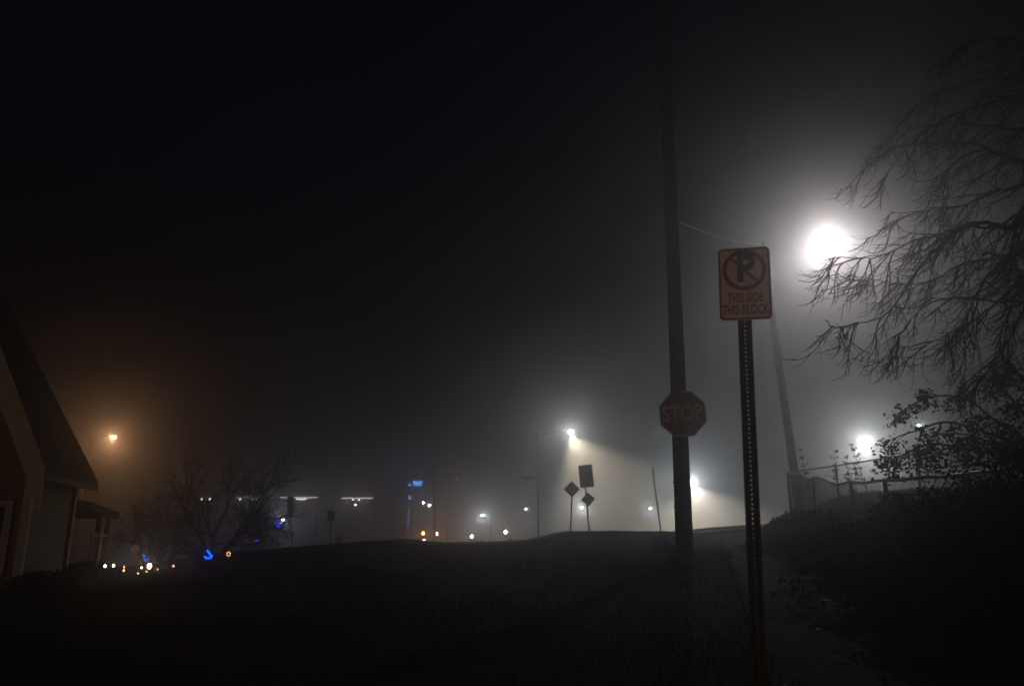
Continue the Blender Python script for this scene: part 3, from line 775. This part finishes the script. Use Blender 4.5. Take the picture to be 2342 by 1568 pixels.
# bent rod near the pole
p = at(1510, 1285, 14.5); t = thing('bent_hoop', (p.x, p.y, ground(p.x,p.y)), 'thin bent metal hoop stuck in the grass left of the utility pole', 'hoop')
mb = MB(); mb.tube([(-0.09,0,-.1),(-0.09,0,.25),(-.04,0,.36),(.06,0,.42),(.16,0,.42)], 0.008, 6); mb.tube([(.12,.02,-.1),(.13,.02,.41)], .007, 6); mb.build('rod', M['dark'], t)

# litter beside the sidewalk
for i, (px, py, Y, sx, sy, lab) in enumerate([(1890,1374,9.0,.16,.05,'long pale strip of paper lying on the sidewalk'),(1810,1387,8.4,.07,.05,'pale paper scrap left of the post'),
      (1953,1393,8.2,.05,.04,'small scrap at the foot of the dark bushes'),(1874,1440,7.0,.05,.04,'small scrap low on the sidewalk'),(1795,1571,6.3,.04,.03,'tiny scrap in the grass left of the post'),(1950,1424,7.4,.06,.03,'thin scrap on the right edge of the sidewalk')]):
    # find where that view line meets the slope
    Yq = 4.0
    while Yq < 20:
        q = at(px/1.0675 if px > 2342 else px*0.9368 if False else px*1.0, py, Yq)
        if q.z <= ground(q.x, q.y)+0.06: break
        Yq += 0.05
    t = thing('litter', (q.x, q.y, ground(q.x,q.y)+0.055), lab, 'litter', 'pale scraps of litter', rot=(0,0,random.uniform(-.6,.6)))
    mb = MB(); s = [(-sx/2,-sy/2,0),(0,-sy/2,.015),(sx/2,-sy/2,0),(sx/2,sy/2,.008),(0,sy/2,.022),(-sx/2,sy/2,0)]
    for a,b,c_,d in ((0,1,4,5),(1,2,3,4)): mb.face([s[a],s[b],s[c_],s[d]])
    mb.build('sheet', M['paper'], t)

# ------------------------------------------------------------------ big bare tree at the right
def spline(pts, m=7):
    sp = []
    for i in range(len(pts)-1):
        p0 = pts[max(i-1,0)]; p1 = pts[i]; p2 = pts[i+1]; p3 = pts[min(i+2,len(pts)-1)]
        for k in range(m):
            u = k/m; sp.append(0.5*((2*p1)+(p2-p0)*u+(2*p0-5*p1+4*p2-p3)*u*u+(3*p1-p0-3*p2+p3)*u**3))
    sp.append(pts[-1]); return sp
def bare_tree():
    b = at(2560, 1200, 9.2); g = ground(b.x, b.y)
    t = thing('bare_tree', (b.x, b.y, g), 'large leafless tree with drooping twigs reaching in from the right edge', 'tree')
    o = t.location
    def P(q): return at(q[0]+16, q[1], q[2]) - o
    A = (2500,700,9.2); B_ = (2470,430,9.2)
    limbs = [
     ([A,(2400,420,9.2),(2342,455,9.1),(2297,519,9.0),(2264,514,9.0),(2211,510,8.9),(2163,531,8.8),(2135,562,8.7),(2096,600,8.6),(2068,643,8.5),(2039,686,8.5),(2001,725,8.4),(1939,741,8.4),(1896,750,8.3),(1872,732,8.3)], .05),
     ([A,(2400,430,9.2),(2342,470,9.3),(2302,543,9.4),(2297,591,9.5),(2316,640,9.5),(2290,720,9.5),(2262,800,9.5),(2255,880,9.5)], .045),
     ([B_,(2342,376,9.6),(2302,366,9.7),(2259,347,9.8),(2211,328,9.9),(2163,328,10),(2068,330,10.1),(2001,352,10.2),(1948,400,10.2),(1915,440,10.2)], .045),
     ([B_,(2342,376,9.2),(2250,345,9.2),(2201,350,9.1),(2154,385,9.1),(2144,428,9.0),(2139,476,9.0),(2132,540,9.0),(2122,610,9.0)], .03),
     ([B_,(2360,300,9.2),(2297,296,9.2),(2211,285,9.3),(2115,285,9.4),(2040,300,9.4),(1985,345,9.4)], .03),
     ([A,(2342,500,8.8),(2264,520,8.7),(2187,519,8.5),(2120,540,8.3),(2068,553,8.2),(2001,585,8.1),(1948,590,8.0),(1900,588,8.0),(1868,596,8.0)], .028),
     ([A,(2342,580,9.0),(2297,591,9.0),(2235,643,9.0),(2201,715,9.0),(2192,787,9.0),(2180,860,9.0)], .035),
     ([A,(2380,640,9.0),(2330,700,9.0),(2290,780,8.9),(2240,850,8.9),(2200,900,8.8)], .035),
     ([A,(2400,620,9.4),(2342,650,9.4),(2280,690,9.3),(2200,680,9.2),(2120,690,9.1),(2060,740,9.0),(2030,800,9.0),(2010,845,9.0)], .03),
     ([A,(2400,500,10),(2342,540,10),(2270,590,9.9),(2190,600,9.8),(2120,640,9.7),(2050,650,9.6),(1990,640,9.5),(1930,640,9.5),(1890,620,9.5)], .028),
     ([A,(2420,700,9.2),(2360,780,9.1),(2342,860,9.1),(2310,930,9.0)], .03),
     ([B_,(2400,330,9.4),(2330,420,9.4),(2250,440,9.3),(2190,470,9.2),(2110,480,9.2),(2040,500,9.1),(1990,530,9.0)], .025),
     ([B_,(2400,230,9.4),(2342,190,9.5),(2270,175,9.6),(2190,190,9.7),(2120,215,9.8),(2060,260,9.8)], .03),
     ([B_,(2420,180,9.2),(2360,120,9.2),(2300,90,9.3),(2220,95,9.4),(2150,130,9.4),(2090,180,9.4)], .03),
     ([B_,(2380,260,9.0),(2320,230,8.9),(2250,235,8.8),(2170,260,8.8),(2100,300,8.8),(2040,360,8.8),(2000,420,8.8)], .028),
     ([A,(2380,600,8.6),(2300,660,8.5),(2230,720,8.4),(2160,760,8.4),(2100,790,8.3),(2060,800,8.3)], .026),
    ]
    lm, tw = MB(), MB()
    def sub(path, r, depth, n, Ls):
        for _ in range(n):
            i = int((0.12+0.86*random.random())*(len(path)-2))
            d = (path[i+1]-path[i]).normalized()
            sp_ = (.36, .42, .5)[depth]
            dd = d + Vector((random.gauss(-.05,sp_), random.gauss(0,sp_), random.gauss(-.15,sp_)))
            L = Ls*random.uniform(.4,1.3)*(1.12-0.78*i/len(path))
            nn = 14 if depth == 0 else 8
            pts = [Vector(path[i])]; v = dd.normalized()
            k1 = Vector((random.gauss(-.1,.3), random.gauss(0,.3), random.uniform(-1.3,-.2)))
            k2 = Vector((random.uniform(-1.1,.1), random.gauss(0,.3), random.uniform(.1,1.5)))
            for k in range(nn):
                q = k/nn; v = (v + (k1*(1-q) + k2*q)*((2.3, 3.0, 3.0)[depth]/nn) + Vector((random.gauss(0,.03), random.gauss(0,.03), random.gauss(0,.03)))).normalized()
                pts.append(pts[-1] + v*L/nn)
            rr = min(r*.6, .0095 if depth == 0 else .0045)
            tw.tube(pts, [rr*(1-k/(nn+1))+.0022 for k in range(nn+1)], 3, cap=False)
            if depth < 2: sub(pts, rr, depth+1, (3,2)[depth], Ls*.62)
    for k, (q, r) in enumerate(limbs):
        sp = spline([P(x) for x in q]); n = len(sp)
        for i in range(2, n):
            sp[i] = sp[i] + Vector((random.gauss(0,.005), random.gauss(0,.012), random.gauss(0,.005)))
        lm.tube(sp, [max(.006, r*.85*(1-i/n)**1.1) for i in range(n)], 7)
        Lt = sum((sp[i+1]-sp[i]).length for i in range(n-1))
        sub(sp, .016, 0, int((6.5 if k in (1,6,7,10) else 4.6)*Lt), 0.84)
    tr = MB(); top = P((2440,240,9.2))
    tp = spline([Vector((0,0,-.4)), Vector((0.05,0,1.2)), P((2520,820,9.2)), P(A), P((2480,520,9.2)), P(B_), top])
    tr.tube(tp, [0.2*(1-i/len(tp))+.035 for i in range(len(tp))], 12)
    tr.build('trunk', M['bark'], t, True); lm.build('limbs', M['bark'], t, True); tw.build('twigs', M['twig'], t)
bare_tree()

# ------------------------------------------------------------------ bare yard tree and a second one at the left
def yard_tree(px, py, Y, H, label, seed, spread=0.9, nst=6):
    random.seed(seed)
    b = at(px, py, Y); g = ground(b.x, Y); t = thing('bare_yard_tree', (b.x, Y, g), label, 'tree', 'bare trees in the yard')
    st, tw = MB(), MB()
    def rec(p, d, L, r, depth):
        n = 6; pts = [Vector(p)]; d = Vector(d).normalized()
        for i in range(n):
            d = (d + Vector([random.gauss(0,.11) for _ in range(3)]) + Vector((0,0,.03))).normalized(); pts.append(pts[-1]+d*L/n)
        (st if depth < 2 else tw).tube(pts, [r*(1-.6*i/n) for i in range(n+1)], 6 if depth < 2 else 3, cap=False)
        if depth >= 4: return
        for k in range((5,6,5,4)[depth]):
            i = random.randint(2, n); dd = (pts[i]-pts[i-1]).normalized() + Vector([random.gauss(0,.5) for _ in range(3)])
            rec(pts[i], dd, L*random.uniform(.45,.72), r*.5, depth+1)
    for k in range(nst):
        a = 6.28*k/nst+random.uniform(-.3,.3); s = spread*random.uniform(.4,1.1)
        rec((random.gauss(0,.1),random.gauss(0,.1),-.2), (math.cos(a)*s+.12, math.sin(a)*s*.6, 1), H*.5, .075, 0)
    st.build('stems', M['bark'], t, True); tw.build('twigs', M['twig'], t)
    random.seed(seed+99)
yard_tree(490, 1262, 30, 4.6, 'wide bare multi stemmed tree behind the blue lit figure', 5)
yard_tree(352, 1290, 27, 2.6, 'smaller bare tree between the house and the wide one', 8, .8, 5)

# ------------------------------------------------------------------ house at the left
def house():
    A = at(105, 1070, 14.0); B = at(225, 1100, 17.3); zc = A.z; B.z = zc
    e1 = Vector((B.x-A.x, B.y-A.y, 0)); Ls = e1.length; e1.normalize(); e2 = Vector((-e1.y, e1.x, 0))
    if e2.x > 0: e2 = -e2
    g = ground(A.x, A.y) - 0.1
    t = thing('house', (A.x, A.y, g), 'old house with a steep gable and pale rake board at the left edge', 'house')
    o = t.location
    W, HR = 5.6, 5.9; ze = zc - g
    def Q(s, u, z): return e1*s + e2*u + Vector((0,0,z))
    # roof: right slope with a hipped far end, left slope
    rn = Q(0, W/2, ze+HR); rf = Q(Ls*.06, W/2, ze+HR)
    a, b, c_, d = Q(0,0,ze), Q(Ls,0,ze), Q(Ls,W,ze), Q(0,W,ze)
    mb = MB(); th = Vector((0,0,-.12))
    for f in ((a,b,rf,rn),(b,c_,rf),(c_,d,rn,rf)):
        mb.face(f); mb.face([p+th for p in reversed(f)])
    mb.face([a,b,b+th,a+th]); mb.face([a,rn,rn+th,a+th]); mb.face([d,rn,rn+th,d+th])
    mb.build('roof', M['shingle'], t)
    # pale rake boards and eave board
    def board(p, q, w, n_, m='trim', nm='rake_board'):
        p, q = Vector(p), Vector(q); dn = Vector((0,0,-1)); mb = MB()
        f = -e1*n_
        k = [p+f, q+f, q+f+dn*w, p+f+dn*w]; mb.face(k); kk = [x+e1*.04 for x in k]; mb.face(list(reversed(kk)))
        for i in range(4): j = (i+1)%4; mb.face([k[j],k[i],kk[i],kk[j]])
        mb.build(nm, M[m], t)
    board(a, rn, .75, .05); board(d, rn, .75, .05)
    # walls of lapped boards
    def wall(p, q, z0, z1, nm):
        mb = MB(); n = int((z1-z0)/.14); dirv = (q-p).normalized(); out = Vector((dirv.y, -dirv.x, 0))
        for i in range(n):
            za = z0+(z1-z0)*i/n; zb = z0+(z1-z0)*(i+1)/n
            mb.face([p+Vector((0,0,za))+out*.018, q+Vector((0,0,za))+out*.018, q+Vector((0,0,zb)), p+Vector((0,0,zb))])
            mb.face([p+Vector((0,0,za)), q+Vector((0,0,za)), q+Vector((0,0,za))+out*.018, p+Vector((0,0,za))+out*.018])
        return mb.build(nm, M['siding'], t)
    i0 = .30
    w0, w1, w2, w3 = Q(.25,i0,0), Q(Ls-.6,i0,0), Q(Ls-.6,W-i0,0), Q(.25,W-i0,0)
    wall(w3, w0, -.5, ze, 'wall'); wall(w0, w1, -.5, ze, 'wall'); wall(w1, w2, -.5, ze, 'wall')
    mb = MB(); mb.face([w3+Vector((0,0,ze)), w0+Vector((0,0,ze)), Q(.25,W/2,ze+HR-.35)]); mb.build('gable_wall', M['siding'], t)
    # corner boards, eave board
    for p in (w0, w1):
        mb = MB(); mb.box(p+Vector((0,0,ze/2-.2))+Q(-.02,-.02,0), (.13,.13,ze+.3), Matrix.Rotation(math.atan2(e1.y,e1.x),3,'Z')); mb.build('corner_board', M['trim'], t)
    mb = MB(); m_ = (a+b)/2; mb.box(m_+Vector((0,0,-.15)), (Ls, .05, .10), Matrix.Rotation(math.atan2(e1.y,e1.x),3,'Z')); mb.build('eave_board', M['siding'], t)
    # tall window on the gable side
    def window(p, dirv, w, h, z, nm='window'):
        out = Vector((dirv.y, -dirv.x, 0)); an = math.atan2(dirv.y, dirv.x); rt = Matrix.Rotation(an,3,'Z')
        mb = MB(); c = p + out*.05 + Vector((0,0,z))
        for dx, dz, sx, sz in ((-w/2,0,.12,h+.12),(w/2,0,.12,h+.12)): mb.box(c+dirv*dx+Vector((0,0,dz)), (sx,.07,sz), rt)
        for dz in (-h/2, 0, h/2): mb.box(c+Vector((0,0,dz)), (w-.121,.064,.09), rt)
        f = mb.build('window', M['trim'], t)
        mb = MB(); mb.box(c-out*.02, (w,.02,h), rt); mb.build('pane', M['glass'], f)
        return c, out
    gd = (w0-w3).normalized(); c, out = window(w0 - gd*.52, gd, .55, 1.15, ze-1.2)
    mb = MB(); mb.lathe([(.01,-.05),(.035,0),(.01,.05)], c+out*.09+Vector((-.1,0,-.1)), 8); mb.build('window_light', emat('window_blue',(.03,.12,.9),.5), t)
    # porch at the far end
    pr = [Q(Ls-.45,-.05,ze-.45), Q(Ls+.9,-.3,ze-.62), Q(Ls+.9,2.6,ze-.62), Q(Ls-.45,2.6,ze-.1)]
    mb = MB(); mb.face(pr); mb.face([p+Vector((0,0,-.14)) for p in reversed(pr)])
    for i in range(4): j=(i+1)%4; mb.face([pr[i],pr[j],pr[j]+Vector((0,0,-.14)),pr[i]+Vector((0,0,-.14))])
    mb.build('porch_roof', M['shingle'], t)
    for s in (Ls+.1, Ls+.8):
        mb = MB(); p = Q(s,-.12,0); mb.box(p+Vector((0,0,(ze-.7)/2-.2)), (.12,.12,ze-.3)); mb.build('porch_post', M['siding'], t)
    mb = MB()
    mb.box(Q(Ls+.15,-.12,1.05), (1.3,.05,.06), Matrix.Rotation(math.atan2(e1.y,e1.x),3,'Z'))
    for k in range(8): mb.box(Q(Ls-.4+.16*k,-.12,.72), (.03,.03,.6))
    mb.build('porch_railing', M['siding'], t)
    mb = MB(); mb.box(Q(Ls+.2,1.0,.2), (1.4,2.2,.4), Matrix.Rotation(math.atan2(e1.y,e1.x),3,'Z')); mb.build('porch_floor', M['pole'], t)
house()
# low dark bushes at the foot of the house
for px, Y, tp, rx, lab in ((95,12.6,1335,.4,'low dark bush at the front corner of the house'),(200,16.0,1300,.35,'low dark bush below the house porch')):
    shrub(px, Y, tp, rx, lab, nl=1800, ls=.07)
    COL.objects[-1]
# warm sodium street lamp of the block behind the viewer: it lights the faces of the signs and the house front
t = street_lamp(1171, 784, 30, 'orange street lamp on the block behind the viewer', OR, arm=(1.2,0.3), lens=.12, lum=20) if False else None

SC.world = bpy.data.worlds.new('World'); SC.world.use_nodes = True
nt = SC.world.node_tree; bg = nt.nodes['Background']
sky = nt.nodes.new('ShaderNodeTexSky'); sky.sky_type = 'NISHITA'; sky.sun_disc = False
sky.sun_elevation = R(-4); sky.sun_rotation = R(200); sky.air_density = 1.0; sky.ozone_density = 3.0
nt.links.new(sky.outputs[0], bg.inputs['Color']); bg.inputs['Strength'].default_value = 0.12

def haze(density, g, g2, share):
    m = bpy.data.materials.new('fog'); m.use_nodes = True; nt = m.node_tree; nt.nodes.clear()
    o = nt.nodes.new('ShaderNodeOutputMaterial'); add = nt.nodes.new('ShaderNodeAddShader')
    for k, (dn, gg) in enumerate(((density*(1-share), g), (density*share, g2))):
        v = nt.nodes.new('ShaderNodeVolumePrincipled'); v.inputs['Color'].default_value = (0.94,0.915,0.945,1)
        v.inputs['Density'].default_value = dn; v.inputs['Anisotropy'].default_value = gg
        nt.links.new(v.outputs[0], add.inputs[k])
    nt.links.new(add.outputs[0], o.inputs['Volume'])
    mb = MB(); mb.box((0, 140, 1.4), (540, 420, 24.0)); tag(mb.build('haze', m), 'night fog filling the air', 'fog', kind='stuff')
haze(0.021, 0.40, 0.905, 0.69)

cam = bpy.data.cameras.new('camera'); co = bpy.data.objects.new('camera', cam); COL.objects.link(co)
co.location = (0, 0, EYE); co.rotation_euler = (R(90)+PITCH, 0, 0)
cam.sensor_width = 36; cam.lens = F/2342*36; cam.clip_end = 2000; cam.clip_start = 0.05
cam.dof.use_dof = True; cam.dof.focus_distance = 16; cam.dof.aperture_fstop = 2.8
SC.camera = co
SC.view_settings.view_transform = 'Standard'; SC.view_settings.look = 'None'; SC.view_settings.exposure = 0
SC.render.engine = 'CYCLES'
SC.cycles.volume_bounces = 0; SC.cycles.max_bounces = 6; SC.cycles.diffuse_bounces = 2
SC.cycles.use_denoising = True; SC.cycles.sample_clamp_indirect = 1.0
